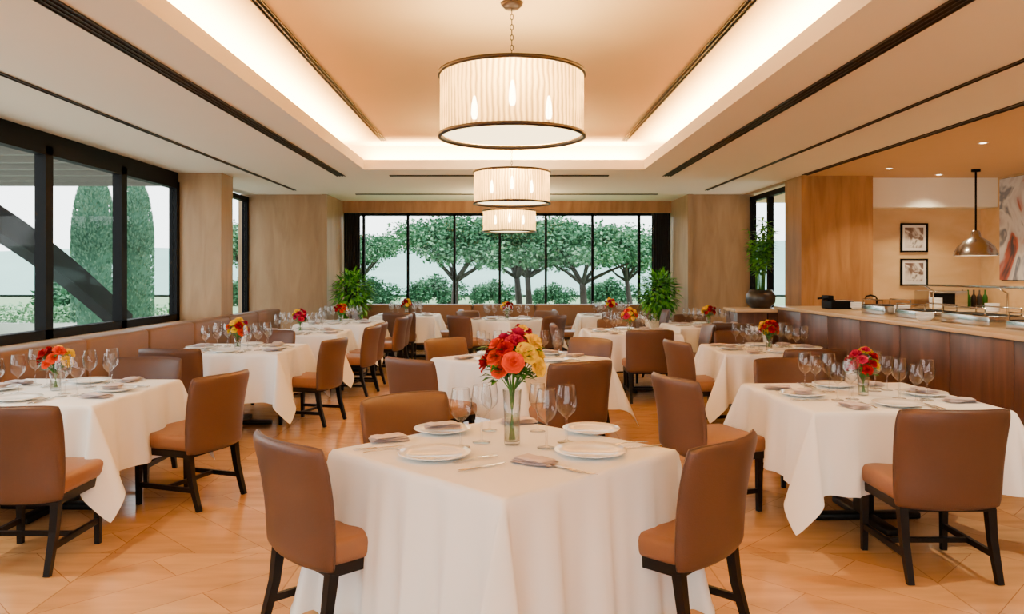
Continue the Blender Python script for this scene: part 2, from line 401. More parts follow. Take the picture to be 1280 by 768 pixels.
# ---------------------------------------------------------------- tables
def cloth_mesh(a,Dp,seed,rmax,amp=0.03,fl=0.035,cflap=0.065):
    rr=random.Random(seed); ph=[rr.uniform(0,6.28) for _ in range(8)]; fq=[rr.uniform(9,14) for _ in range(4)]
    nc=56; ns=22
    core=[-a+2*a*i/nc for i in range(nc+1)]
    over=[Dp*((i+1)/ns)**1.15 for i in range(ns)]
    U=[-a-o for o in reversed(over)]+core+[a+o for o in over]
    n=len(U); v=[]
    def edge(side,t,w):
        s=math.sin(w*fq[side]+ph[side]); s=1-2*abs(s)**0.75 if side%2 else math.copysign(abs(s)**0.8,s)
        s+=0.55*math.sin(w*fq[side]*2.3+ph[side+4])+0.25*math.sin(w*fq[side]*4.1+ph[(side+5)%8])
        return 0.010*min(1,t*Dp/0.02)+t*(fl+0.05*(abs(w)/a)**4)+ (t**0.75)*amp*s
    for vv in U:
        for u in U:
            cu=max(-a,min(a,u)); cv=max(-a,min(a,vv)); ou=max(0,abs(u)-a); ov=max(0,abs(vv)-a)
            su=1 if u>0 else -1; sv=1 if vv>0 else -1
            if ou<=0 and ov<=0:
                cz=0.0012*noise.noise(Vector((u*5,vv*5,seed)))-0.0016*(math.exp(-(u/0.004)**2)+math.exp(-(vv/0.004)**2))
                v.append((u,vv,cz))
            elif ov<=0:
                t=ou/Dp; sd=0 if su>0 else 1
                v.append((su*(a+edge(sd,t,vv)),vv,-max(0,ou-0.006)))
            elif ou<=0:
                t=ov/Dp; sd=2 if sv>0 else 3
                v.append((u,sv*(a+edge(sd,t,u)),-max(0,ov-0.006)))
            else:
                r=math.hypot(ou,ov); th=math.atan2(ov,ou); t=r/Dp; tt=min(t,rmax/Dp)
                re=r if r<rmax*0.9 else rmax*0.9+ (rmax*0.1)*(1-math.exp(-(r-rmax*0.9)/(rmax*0.1)))
                w=math.sin(2*th); rip=0.045*tt*math.sin(4*th)
                Fx=edge(0 if su>0 else 1,tt,sv*a); Fy=edge(2 if sv>0 else 3,tt,su*a)
                v.append((su*(a+Fx*math.cos(th)+w*tt*cflap+rip),sv*(a+Fy*math.sin(th)+w*tt*cflap-rip),-max(0,re-0.006)*(1-0.02*w)))
    f=[]
    for j in range(n-1):
        for i in range(n-1):
            q=j*n+i; f.append((q,q+1,q+n+1,q+n))
    m=MB(); m.add(v,f,0,True); return m.mesh('tablecloth',[M_cloth])
def base_mesh(a):
    m=MB(); m.box(-a+0.01,a-0.01,-a+0.01,a-0.01,-0.045,-0.008,0,0.006)
    m.box(-0.045,0.045,-0.045,0.045,-0.71,-0.045,0,0.006)
    m.box(-0.34,0.34,-0.04,0.04,-0.75,-0.71,0,0.01); m.box(-0.04,0.04,-0.34,0.34,-0.75,-0.708,0,0.01)
    m.box(-0.3,0.3,-0.03,0.03,-0.08,-0.045,0)
    return m.mesh('pedestal_base',[M_dwood])
CL=[cloth_mesh(0.55,0.45,i,0.66) for i in(1,2,3)]
CLT=cloth_mesh(0.515,0.66,11,0.72,0.030,0.045,0.035)
BS=base_mesh(0.545); BST=base_mesh(0.51)
TZ=0.755
def table(x,y,rot,variant=0,big=False):
    e=D.objects.new('dining_table',None); S.collection.objects.link(e); e.location=(x,y,0.752); e.rotation_euler=(0,0,rot)
    e.empty_display_size=0.2
    ob('tablecloth',CLT if big else CL[variant%3],(0,0,0),0,e)
    ob('pedestal_base',BST if big else BS,(0,0,0),0,e)

# ---------------------------------------------------------------- tableware meshes
def wine_mesh():
    m=MB()
    m.lathe([(0.0,0.002),(0.036,0.001),(0.036,0.003),(0.012,0.007),(0.0042,0.014),(0.0038,0.09),(0.006,0.100),(0.020,0.110),
             (0.034,0.126),(0.041,0.148),(0.0415,0.168),(0.038,0.195),(0.033,0.225)],28)
    m.lathe([(0.0318,0.2245),(0.0324,0.2265),(0.0334,0.2262),(0.0336,0.2240)],28)
    return m.mesh('wine_glass',[M_glass])
WG=wine_mesh()
def plate_mesh(r):
    m=MB(); m.lathe([(0,0.001),(r*0.6,0.001),(r*0.66,0.005),(r*0.99,0.017),(r,0.019),(r*0.985,0.021),(r*0.70,0.011),(r*0.62,0.007),(0,0.006)],40)
    return m.mesh('dinner_plate',[M_china])
PL=plate_mesh(0.135); PLB=plate_mesh(0.15)
def napkin_mesh(seed):
    m=MB()
    for k in range(3):
        nx,ny=10,7; w=0.085-0.006*k; h=0.05-0.003*k; ang=0.12*k*(1 if seed%2 else -1)
        for side in(0,1):
            v=[]
            for j in range(ny+1):
                for i in range(nx+1):
                    x=-w+2*w*i/nx; y=-h+2*h*j/ny
                    z=0.004+k*0.007+0.004*noise.noise(Vector((x*30,y*30,seed+k)))+(0.006 if side else 0)
                    if side and (i in(0,nx) or j in(0,ny)): z-=0.004
                    v.append((x*math.cos(ang)-y*math.sin(ang),x*math.sin(ang)+y*math.cos(ang),max(0.001,z)))
            f=[(j*(nx+1)+i,j*(nx+1)+i+1,(j+1)*(nx+1)+i+1,(j+1)*(nx+1)+i) for j in range(ny) for i in range(nx)]
            m.add(v,f,0,True)
    return m.mesh('folded_napkin',[M_nap])
NP=[napkin_mesh(1),napkin_mesh(2)]
def fork_mesh():
    m=MB()
    pts=[(-0.10,0.006),(-0.06,0.005),(0.0,0.0028),(0.03,0.003),(0.045,0.010),(0.06,0.0115)]
    v=[];f=[]
    for (y,w) in pts:
        z=0.003+0.004*math.sin((y+0.1)/0.16*pi)
        v+=[(-w,y,z),(w,y,z),(w,y,z+0.002),(-w,y,z+0.002)]
    for j in range(len(pts)-1):
        for i in range(4):
            k=(i+1)%4; f.append((j*4+i,j*4+k,(j+1)*4+k,(j+1)*4+i))
    f.append((0,1,2,3)); m.add(v,f,0,False)
    for i in range(4):
        x=-0.0098+i*0.0065; m.box(x-0.0013,x+0.0013,0.058,0.10,0.003,0.005,0)
    return m.mesh('fork',[M_steel])
def knife_mesh():
    m=MB(); m.box(-0.006,0.006,-0.11,-0.01,0.0,0.006,0,0.002)
    v=[(-0.005,-0.01,0.002),(0.006,-0.01,0.002),(0.009,0.05,0.002),(0.006,0.09,0.002),(-0.004,0.112,0.002),(-0.005,0.05,0.002)]
    v2=[(a,b,c+0.0018) for a,b,c in v]; n=6
    m.add(v+v2,[tuple(range(n-1,-1,-1)),tuple(range(n,2*n))]+[(i,(i+1)%n,n+(i+1)%n,n+i) for i in range(n)],0)
    return m.mesh('table_knife',[M_steel])
FK=fork_mesh(); KN=knife_mesh()

def rose(m,c,r,mat,rr,ax):
    ax=ax.normalized(); q=Vector((0,0,1)).rotation_difference(ax).to_matrix()
    c=Vector(c)
    for ring,(cnt,op,rad) in enumerate([(3,0.15,0.45),(5,0.45,0.7),(6,0.85,0.9),(7,1.25,1.0)]):
        for k in range(cnt):
            a0=2*pi*(k+0.37*ring)/cnt+rr.uniform(-.1,.1); wd=2*pi/cnt*0.72
            v=[];nu,nv=4,4
            for j in range(nv+1):
                t=j/nv
                for i in range(nu+1):
                    s=2*i/nu-1; an=a0+s*wd*(0.45+0.75*math.sin(pi*min(1,t*0.62+0.05)))*(1-0.35*t*t)
                    rad2=r*rad*(0.15+math.sin(op*0.55+0.35)*t*(1+0.1*s*s)+0.18*t*t*op)
                    z=r*(math.cos(op*0.95)*t*1.05-0.12*t*t*abs(s)*1.3+0.12*(1-ring*0.25))
                    v.append(tuple(c+q@Vector((rad2*math.cos(an),rad2*math.sin(an),z))))
            f=[(j*(nu+1)+i,j*(nu+1)+i+1,(j+1)*(nu+1)+i+1,(j+1)*(nu+1)+i) for j in range(nv) for i in range(nu)]
            m.add(v,f,mat,True)
    m.ell(tuple(c+ax*r*0.25),(r*0.28,r*0.28,r*0.4),mat,8,6)
def vase_mesh(seed,vh,vr,bz,br,n,pal,hr,tall=1.0,zone=False):
    rr=random.Random(seed); m=MB()
    m.lathe([(0,0.001),(vr*0.8,0.001),(vr*0.85,0.01),(vr*0.82,vh*0.5),(vr,vh),(vr*0.93,vh),(vr*0.76,vh*0.5),(vr*0.78,0.014),(0,0.012)],24,0)
    m.lathe([(0,0.016),(vr*0.72,0.016),(vr*0.72,vh*0.55),(0,vh*0.55)],20,1)
    for k in range(n):
        g=k*2.39996; c=1-1.35*(k+0.4)/n
        sn=math.sqrt(max(0,1-c*c))
        q=rr.uniform(0.82,1.18)
        x=br*sn*q*math.cos(g); y=br*sn*q*math.sin(g); z=bz+br*tall*c*q
        bx=-x*0.3*vr/br; by=-y*0.3*vr/br
        m.tube([(bx,by,0.02),(x*0.3*vr/br,y*0.3*vr/br,vh),(x*0.85,y*0.85,z-hr*0.2)],[0.0028,0.0028,0.0025],5,2)
        col=pal[k%len(pal)]
        if zone:   # arrangement grouped by colour: reds one side, yellows the other, pink on top
            if c>0.8: col=3
            elif x>br*0.10: col=2 if k%4 else 1
            elif x<-br*0.25: col=0 if k%4 else 1
            else: col=(0,2,0,1)[k%4]
        rose(m,(x,y,z),hr*rr.uniform(0.70,1.15),4+col,rr,Vector((x,y,br*(0.5+c*0.6))))
    for k in range(n*6):
        g=rr.uniform(0,2*pi); fr=rr.uniform(0.3,1.0); p=Vector((br*fr*0.95*math.cos(g),br*fr*0.95*math.sin(g),bz+rr.uniform(-0.8,0.65)*br*tall))
        m.leaf(p,Vector((math.cos(g),math.sin(g),rr.uniform(-0.4,0.8))),Vector((0,0,1)),br*rr.uniform(0.5,0.8),br*0.28,3)
    return m.mesh('vase_of_flowers',[M_glass,M_water,M_stem,M_leaf,M_red,M_org,M_yel,M_pink])
VT=vase_mesh(5,0.24,0.042,0.36,0.108,22,[2,0,1,0],0.038,0.98,True)
VS=[vase_mesh(21,0.11,0.036,0.185,0.078,14,[2,0,1,2,0],0.032),vase_mesh(22,0.11,0.036,0.185,0.078,14,[3,2,3,0,3],0.032),
    vase_mesh(23,0.11,0.036,0.185,0.078,14,[2,1,2,3,2,0],0.032)]

def setting(x,y,rot,seed,vs,sides=(0,1,2,3)):
    rr=random.Random(seed)
    def W(lx,ly,dz=0): return (x+lx*math.cos(rot)-ly*math.sin(rot), y+lx*math.sin(rot)+ly*math.cos(rot), TZ+dz)
    ob('vase_of_flowers',VS[vs],W(0,0),rr.uniform(0,6))
    for k in sides:
        a=k*pi/2
        def Q(lat,rad,dz=0):
            lx=lat*math.cos(a)+rad*math.sin(a); ly=lat*math.sin(a)-rad*math.cos(a)
            return W(lx,ly,dz)
        j=lambda s=0.01: rr.uniform(-s,s)
        ob('dinner_plate',PL,Q(j(),0.375+j()),0)
        if k%2: ob('folded_napkin',NP[k%2],Q(0,0.375,0.016),rot+a+j(0.5))
        ob('wine_glass',WG,Q(0.150+j(0.005),0.145+j(0.005)),0,None,1.06)
        ob('wine_glass',WG,Q(0.270+j(0.005),0.215+j(0.005)),0,None,1.06)
        ob('wine_glass',WG,Q(0.185+j(0.005),0.250+j(0.004)),0,None,0.96)
        ob('folded_napkin',NP[k%2],Q(-0.270+j(0.005),0.43+j()),rot+a+pi/2+j(0.2))
        ob('fork',FK,Q(-0.165,0.37+j()),rot+a+j(0.05))
        ob('table_knife',KN,Q(0.160,0.41),rot+a+j(0.05))
        ob('table_knife',KN,Q(0.190,0.41),rot+a+j(0.05))

tables=[(-2.86,5.0,0.0,0),(-2.65,7.8,0.0,2),(-2.6,10.0,0.0,1),(-2.5,12.0,0.0,0),(-1.75,14.05,0.0,1),
        (2.2,4.8,0.0,1),(2.62,7.75,0.0,0),(1.62,10.1,0.0,2),(2.95,11.3,0.0,0),(1.9,14.0,0.0,2),(0.15,6.95,pi/4,1),(0.05,12.8,pi/4,0)]
for i,(x,y,r,vs) in enumerate(tables):
    r2=r+ (0.04*((i%3)-1))
    table(x,y,r2,i); setting(x,y,r2,i+1,vs)
table(0,3.33,pi/4,0,True)

def tp(px,py,dz=0):
    d=735.0/(py-342.0); return ((px-630)/980*d,d,TZ+dz)
ob('vase_of_flowers',VT,(0.035,3.42,TZ),0.15)
for (px,py) in [(576,561),(602,555),(683,562),(708,555)]:
    ob('wine_glass',WG,tp(px,py),0,None,1.12)
for (px,py) in [(612,540),(672,541)]:
    ob('wine_glass',WG,tp(px,py),0,None,1.0)
for (px,py,ms) in [(543,572,PLB),(738,569,PLB),(739,541,PL),(553,541,PL)]:
    ob('dinner_plate',ms,tp(px,py))
for k,(px,py,a) in enumerate([(486,552,0.3),(668,581,-0.5),(648,530,0.3)]):
    ob('folded_napkin',NP[k%2],tp(px,py),a)
ob('folded_napkin',NP[0],tp(553,541,0.018),0.2)
for (px,py,a,ms) in [(594,576,-1.0,FK),(603,586,-0.95,KN),(702,588,-2.3,FK),(784,557,1.9,FK),(798,561,1.9,KN),(484,566,-1.2,FK),(474,562,-1.2,KN),(716,590,-2.3,KN)]:
    ob('fork' if ms is FK else 'table_knife',ms,tp(px,py),a)

for c in [(-0.875,3.11,43),(0.885,3.11,137),(-0.54,4.20,-50),
          (0.58,5.80,115),(-0.74,6.0,50),(-0.60,7.85,-45),(0.88,7.85,225),
          (-1.83,5.12,160),(-2.47,3.86,90),(-2.75,6.05,270),
          (-1.68,7.85,165),(-2.9,6.78,90),(-2.65,8.95,270),
          (-1.62,9.75,170),(-1.62,10.4,175),(-1.52,11.75,170),(-1.52,12.4,175),
          (-1.75,13.05,90),(-0.78,14.0,185),(-2.72,14.05,0),
          (2.17,3.76,90),(1.07,4.98,20),(2.17,5.98,270),
          (2.68,6.72,90),(1.66,7.6,15),(2.65,8.9,270),
          (1.68,9.0,90),(0.65,10.1,0),(2.62,10.0,180),(1.6,11.2,270),
          (1.98,11.5,0),(2.95,10.25,90),(2.95,12.4,270),
          (1.9,12.95,90),(0.92,14.0,0),(2.9,14.0,180),
          (-0.72,12.1,45),(0.8,12.1,135),(-0.65,13.6,-45),(0.75,13.55,225)]:
    chair(*c)

# ---------------------------------------------------------------- drum pendants
LC=(1,0.74,0.42)
def drum(x,y,zb,h,r,zc):
    e=D.objects.new('drum_pendant_lamp',None); S.collection.objects.link(e); e.location=(x,y,zb); e.empty_display_size=0.2
    m=MB()
    m.lathe([(r,0),(r*1.0,h)],168,0,True,None,0.006)
    for z in(-0.012,h-0.012):
        m.lathe([(r+0.004,z),(r+0.016,z),(r+0.016,z+0.026),(r+0.004,z+0.026),(r-0.004,z+0.026),(r-0.004,z),(r+0.004,z)],72,1)
    m.lathe([(0,0.02),(r-0.01,0.02)],64,2,False)
    nb=3
    lights=[]
    for k in range(nb):
        a=-pi/2+k*2*pi/nb*1.0; cx,cy=0.31*r/0.5*math.cos(a),0.31*r/0.5*math.sin(a)
        m.tube([(cx,cy,0.06),(cx,cy,0.15)],0.014,8,1)
        m.lathe([(0,0.15),(0.015,0.155),(0.024,0.19),(0.020,0.26),(0.008,0.32),(0,0.323)],12,3,True,TR((cx,cy,0)))
        m.tube([(cx,cy,0.07),(cx*0.5,cy*0.5,0.045),(0,0,0.09)],0.006,6,1)
        lights.append((cx,cy))
    m.tube([(0,0,0.04),(0,0,h+0.05)],0.010,8,1)
    for k in range(3):
        a=k*2*pi/3+0.5; m.tube([(0,0,h+0.0),(r*math.cos(a),r*math.sin(a),h+0.0)],0.005,6,1)
    z=h+0.05; top=zc-zb-0.03; k=0
    while z<top:
        pts=[]
        for i in range(9):
            t=2*pi*i/8; ax=0.011*math.cos(t); az=0.022*math.sin(t)
            pts.append((ax,0,z+az) if k%2==0 else (0,ax,z+az))
        m.tube(pts,0.0032,5,1,True,None,False); z+=0.036; k+=1
    m.lathe([(0,top-0.015),(0.05,top-0.012),(0.075,top+0.012),(0.08,top+0.03),(0,top+0.03)],28,1)
    ob('drum_shade',m.mesh('drum_shade',[M_shade,M_bronze,M_diff,M_bulb]),(0,0,0),0,e)
    for (cx,cy) in lights:
        l=D.lights.new('drum_bulb_light','POINT'); l.energy=36; l.shadow_soft_size=0.03; l.color=LC
        o=D.objects.new('drum_bulb_light',l); S.collection.objects.link(o); o.parent=e; o.location=(cx,cy,0.36)
drum(0.055,5.5,2.46,0.43,0.50,UZ)
drum(0.10,10.1,2.40,0.40,0.485,UZ)
drum(0.10,14.5,2.27,0.38,0.485,H)
drum(0.05,0.6,2.46,0.43,0.50,UZ)  # added pendant out of view, continues the row for more warm light

m=MB()
m.lathe([(0.29,0.0),(0.285,0.03),(0.24,0.13),(0.15,0.22),(0.07,0.27),(0.06,0.33),(0.05,0.36),(0,0.37)],40,0)
m.lathe([(0.28,0.002),(0.23,0.125),(0.14,0.21),(0.0,0.25)],40,2)
m.tube([(0,0,0.36),(0,0,1.235)],0.014,8,1)
m.lathe([(0,1.21),(0.06,1.21),(0.06,1.245),(0,1.245)],24,1)
m.ell((0,0,0.12),(0.05,0.05,0.06),3)
ob('dome_pendant_lamp',m.mesh('dome_pendant_lamp',[M_steel,M_black,M_china,M_bulb]),(6.8,11.3,1.755))

def downlight(x,y,z=H,en=150):
    m=MB(); m.lathe([(0.035,-0.004),(0.055,-0.006),(0.058,0.0)],24,0); m.lathe([(0,-0.002),(0.036,-0.003)],20,1)
    e=ob('recessed_downlight',m.mesh('recessed_downlight',[M_ceil,M_down]),(x,y,z))
    l=D.lights.new('downlight_spot','SPOT'); l.energy=en; l.spot_size=1.9; l.spot_blend=0.8; l.shadow_soft_size=0.05; l.color=(1,0.82,0.56)
    o=D.objects.new('downlight_spot',l); S.collection.objects.link(o); o.parent=e; o.location=(0,0,-0.03)
for p in [(5.5,9.0),(6.1,9.0),(5.5,11.2),(6.6,11.9),(5.4,7.0),(6.9,7.5)]: downlight(*p)
for p in [(-3.2,3.6),(-3.2,1.0),(3.1,3.6),(3.1,1.0),(-3.2,-1.8),(3.1,-1.8),(5.6,3.0)]: downlight(*p,H,200)  # added downlights out of view, warm fill for the dining room

# ---------------------------------------------------------------- bar counter & kitchen
m=MB(); y=4.6
m.box(4.24,4.95,4.6,12.04,0.0,0.10,1)
while y<12.0:
    y2=min(12.04,y+0.93); m.box(4.20,4.97,y+0.004,y2-0.004,0.10,0.955,0,0.004); y=y2
m.box(4.14,5.02,4.55,12.045,0.955,1.0,2,0.006)
ob('bar_counter',m.mesh('bar_counter',[M_wal,M_dwood,M_marble]))
m=MB(); m.box(6.2,7.7,6.0,12.6,0.0,0.90,0); m.box(6.15,7.72,5.95,12.65,0.90,0.95,1,0.006)
ob('kitchen_worktop',m.mesh('kitchen_worktop',[M_kwall,M_marble]))
m=MB(); m.box(3.60,4.55,12.1,12.7,0,0.90,0,0.004); m.box(3.56,4.56,12.06,12.74,0.90,0.95,1,0.005)
m.box(4.06,4.075,12.09,12.1,0.05,0.88,2)
ob('sideboard',m.mesh('sideboard',[M_wal,M_marble,M_dwood]))
def gast(x,y,L,hh=0.06):
    m=MB(); m.box(-0.17,0.17,-L/2,L/2,0,hh,0,0.008); m.box(-0.15,0.15,-L/2+0.03,L/2-0.03,hh,hh+0.006,1)
    for s in(-1,1): m.tube([(s*0.17,-L/2+0.05,hh),(s*0.17,-L/2+0.05,hh+0.07),(s*0.17,L/2-0.05,hh+0.07),(s*0.17,L/2-0.05,hh)],0.008,6,0)
    ob('steel_warming_tray',m.mesh('steel_warming_tray',[M_steel,M_black]),(x,y,1.0))
gast(4.68,8.7,0.7,0.09); gast(4.68,7.7,0.8,0.10); gast(4.68,9.6,0.6,0.11); gast(4.68,6.7,0.7,0.08)
m=MB(); m.lathe([(0,0),(0.035,0),(0.035,0.01),(0.015,0.015)],16,0)
m.tube([(0,0,0.01),(0,0,0.17),(-0.02,0,0.20),(-0.08,0,0.215),(-0.14,0,0.20),(-0.15,0,0.16)],0.012,8,0)
m.tube([(0,0,0.06),(0,0.06,0.09)],0.008,6,0)
ob('kitchen_faucet',m.mesh('kitchen_faucet',[M_black]),(4.85,10.2,1.0))
m=MB(); m.box(-0.16,0.16,-0.18,0.18,0,0.12,0,0.015); m.box(-0.18,-0.10,-0.12,0.12,0.12,0.19,0,0.01); m.tube([(-0.16,-0.1,0.15),(-0.24,-0.1,0.14)],0.014,8,0); m.tube([(-0.16,0.1,0.15),(-0.24,0.1,0.14)],0.014,8,0)
m.box(-0.1,0.15,-0.17,0.17,0.12,0.13,1)
ob('espresso_machine',m.mesh('espresso_machine',[M_black,M_steel]),(4.72,11.1,1.0))
def bowls(x,y,z,n):
    m=MB()
    for k in range(n): m.lathe([(0,0.004+k*0.018),(0.05,0.004+k*0.018),(0.085,0.04+k*0.018),(0.09,0.055+k*0.018),(0.08,0.04+k*0.018),(0.045,0.012+k*0.018),(0,0.01+k*0.018)],24)
    ob('stacked_bowls',m.mesh('stacked_bowls',[M_china]),(x,y,z))
bowls(6.6,10.6,0.95,6); bowls(6.9,10.2,0.95,9); bowls(6.6,9.5,0.95,5); bowls(6.5,11.8,0.95,8); bowls(4.8,10.65,1.0,4); bowls(4.40,8.2,1.0,3); bowls(4.66,9.175,1.0,5)
m=MB()
for yy in (6.4,7.75,9.1): m.tube([(0,yy,0),(0,yy,0.30),(-0.10,yy,0.36)],0.010,8,0)
m.tube([(-0.10,6.3,0.36),(-0.10,9.2,0.36)],0.009,8,0)
m.box(-0.26,0.0,6.3,9.2,0.368,0.376,1)
ob('glass_serving_shelf',m.mesh('glass_serving_shelf',[M_steel,M_glass]),(4.98,0,1.0))
m=MB(); m.lathe([(0,0.0),(0.13,0.0),(0.15,0.05),(0.145,0.05),(0.125,0.008),(0,0.008)],28,0); m.tube([(0.14,0,0.045),(0.32,0,0.07)],0.010,6,0)
PAN=m.mesh('frying_pan',[M_black])
for (x,y,r) in [(6.55,9.0,2.5),(6.6,8.3,2.2)]: ob('frying_pan',PAN,(x,y,0.95),r)
def bottle(x,y,z,col):
    m=MB(); m.lathe([(0,0),(0.038,0),(0.038,0.17),(0.03,0.2),(0.014,0.22),(0.013,0.29),(0,0.29)],18)
    ob('wine_bottle',m.mesh('wine_bottle',[col]),(x,y,z))
for k in range(5): bottle(7.28+0.09*k,12.45,0.95,[M_pot,M_leaf,M_bronze][k%3])
m=MB(); m.box(-0.3,0.3,-0.22,0.22,0,0.28,0,0.01); m.box(-0.26,0.1,-0.225,-0.22,0.04,0.24,1); m.tube([(-0.24,-0.25,0.25),(0.1,-0.25,0.25)],0.008,6,0)
ob('kitchen_oven',m.mesh('kitchen_oven',[M_steel,M_black]),(6.85,12.3,0.952))

def frame(x,z,w,h):
    m=MB(); m.box(-w/2,w/2,-0.012,0.0,-h/2,h/2,1)
    for a in[(-w/2,w/2,-h/2,-h/2+0.025),(-w/2,w/2,h/2-0.025,h/2),(-w/2,-w/2+0.025,-h/2,h/2),(w/2-0.025,w/2,-h/2,h/2)]:
        m.box(a[0],a[1],-0.03,0.0,a[2],a[3],0)
    m.box(-w/2+0.07,w/2-0.07,-0.016,-0.012,-h/2+0.07,h/2-0.07,2)
    ob('framed_print',m.mesh('framed_print',[M_black,M_mat,M_print]),(x,12.745,z))
frame(6.66,2.08,0.44,0.47); frame(6.66,1.52,0.44,0.44)
m=MB(); m.box(-0.04,0,-1.3,1.0,-0.78,0.78,0,0.004); m.box(-0.002,0.0,-1.31,1.01,-0.79,0.79,1)
ob('abstract_painting',m.mesh('abstract_painting',[M_art,M_black]),(7.748,11.2,2.18))

# ---------------------------------------------------------------- indoor plants
def bushy(name,x,y,z0,stem,rx,rz,n,leafL,pot,potm,seed):
    rr=random.Random(seed); m=MB()
    pr,phh=pot
    m.lathe([(0,0),(pr*0.72,0),(pr*0.95,phh*0.5),(pr,phh),(pr*0.9,phh),(pr*0.86,phh*0.9),(0,phh*0.9)],28,0)
    for k in range(7):
        a=rr.uniform(0,2*pi); q=rr.uniform(0.2,0.8)
        m.tube([(0.03*math.cos(a),0.03*math.sin(a),phh*0.85),(rx*0.3*q*math.cos(a),rx*0.3*q*math.sin(a),phh+stem*0.6),(rx*q*math.cos(a),rx*q*math.sin(a),phh+stem+rz*rr.uniform(0,0.8))],[0.012,0.009,0.004],6,1)
    for k in range(n):
        u=Vector((rr.gauss(0,1),rr.gauss(0,1),rr.gauss(0,1))).normalized(); q=rr.uniform(0.35,1)**0.6
        p=Vector((u.x*rx*q,u.y*rx*q,phh+stem+rz*0.5+u.z*rz*q))
        d=Vector((u.x+rr.uniform(-.4,.4),u.y+rr.uniform(-.4,.4),u.z*0.5+rr.uniform(-0.6,0.3)))
        m.leaf(p,d,Vector((0,0,1)),leafL*rr.uniform(0.7,1.2),leafL*0.32,2 if rr.random()<0.6 else 3)
    ob(name,m.mesh(name,[potm,M_bark,M_pl1,M_pl2]),(x,y,z0))
bushy('potted_plant',-2.84,14.72,0,0.28,0.34,0.42,900,0.17,(0.24,0.62),M_potw,1)
bushy('potted_plant',2.90,14.72,0,0.28,0.34,0.42,900,0.17,(0.24,0.62),M_potw,2)
m=MB(); rr=random.Random(9)
m.lathe([(0,0),(0.14,0.0),(0.22,0.09),(0.23,0.2),(0.17,0.29),(0.15,0.29),(0.16,0.26),(0,0.25)],28,0)
for k in range(18):
    a=rr.uniform(0,2*pi); R0=rr.uniform(0.06,0.26); hh=rr.uniform(0.7,1.2)
    pts=[Vector((0.06*math.cos(a),0.06*math.sin(a),0.25)),Vector((R0*0.5*math.cos(a),R0*0.5*math.sin(a),0.25+hh*0.55)),Vector((R0*math.cos(a),R0*math.sin(a),0.25+hh))]
    m.tube(pts,[0.010,0.007,0.003],6,1)
    for j in range(38):
        t=rr.uniform(0.35,1); p=pts[0].lerp(pts[1],t*2) if t<0.5 else pts[1].lerp(pts[2],t*2-1)
        b2=rr.uniform(0,2*pi); m.leaf(p,Vector((math.cos(b2),math.sin(b2),rr.uniform(-0.5,0.5))),Vector((0,0,1)),rr.uniform(0.12,0.22),0.05,2 if rr.random()<0.7 else 3)
ob('potted_bamboo',m.mesh('potted_bamboo',[M_pot,M_stem,M_pl1,M_pl2]),(4.06,12.40,0.95))

# ---------------------------------------------------------------- outdoors
boxob('ground_outside',-60,60,16.7,120,-0.25,-0.15,M_lawn)
boxob('terrace_outside',-60,-5.05,-10,16.7,-0.25,-0.15,M_ground)
boxob('forecourt_outside',-5.05,30,-20,-4.15,-0.25,-0.15,M_ground)
def cloud(m,c,r,n,size,rr,mats,shell=0.5):
    for k in range(n):
        u=Vector((rr.gauss(0,1),rr.gauss(0,1),rr.gauss(0,1))).normalized(); q=rr.uniform(shell,1)
        p=Vector((c[0]+u.x*r[0]*q,c[1]+u.y*r[1]*q,c[2]+u.z*r[2]*q))
        d=Vector((rr.gauss(0,1),rr.gauss(0,1),rr.gauss(0,0.6)))+u*0.6
        m.leaf(p,d,Vector((rr.gauss(0,1),rr.gauss(0,1),1.5)),size*rr.uniform(.7,1.3),size*0.75,rr.choice(mats))
def tree_mesh(seed,hc,rx,rz):
    rr=random.Random(seed); m=MB()
    m.tube([(0,0,-0.1),(0.06*rr.uniform(-2,2),0,0.5),(-0.03,0.05,hc-1.1)],[0.17,0.12,0.10],10,3)
    for k in range(11):
        a=k*0.7+rr.uniform(-.3,.3); q=rr.uniform(0.3,1.0)
        e=(rx*q*math.cos(a),rx*q*math.sin(a)*0.8,hc+rz*rr.uniform(-0.35,0.55))
        mid=(e[0]*0.4+rr.uniform(-.1,.1),e[1]*0.4,hc-0.75+rr.uniform(-.15,.25))
        m.tube([(-0.03,0.05,hc-1.15),mid,e],[0.08,0.05,0.012],6,3)
        cloud(m,e,(rx*0.42,rx*0.42,rz*rr.uniform(0.28,0.42)),1000,0.13,rr,[0,1,1,0,2],0.1)
        cloud(m,(mid[0]*1.6,mid[1]*1.6,hc+rz*0.2),(rx*0.45,rx*0.45,rz*0.45),500,0.13,rr,[0,1,1],0.2)
    return m.mesh('garden_tree',[M_tr1,M_tr2,M_tr3,M_bark])
T1=tree_mesh(1,2.55,2.0,1.35); T2=tree_mesh(2,2.65,1.8,1.35); T3=tree_mesh(8,2.5,2.2,1.2)
for (x,y,t,s,rz) in [(-1.50,25,T1,1.0,0.3),(0.50,27,T2,1.0,1.2),(0.95,31,T3,1.1,2.2),(2.45,24.5,T3,0.98,2.5),(4.9,31,T2,0.9,0.4),(-6.8,38,T2,1.0,1.4),(9.5,38,T1,1.1,3.0),(-9.5,30,T1,1.0,2.0)]:
    ob('garden_tree',t,(x,y,-0.15),rz,None,s)
rr=random.Random(4); m=MB()
for k in range(14): cloud(m,(rr.uniform(-1.2,1.2),rr.uniform(-0.5,0.5),rr.uniform(0.3,0.85)),(0.5,0.45,0.45),300,0.14,rr,[0,1,1,0],0.4)
SH=m.mesh('garden_shrub',[M_tr1,M_tr2,M_tr3])
for k in range(9): ob('garden_shrub',SH,(-13+k*3.1,41+rr.uniform(-1,1),-0.15),rr.uniform(-0.4,0.4),None,rr.uniform(0.8,1.4))
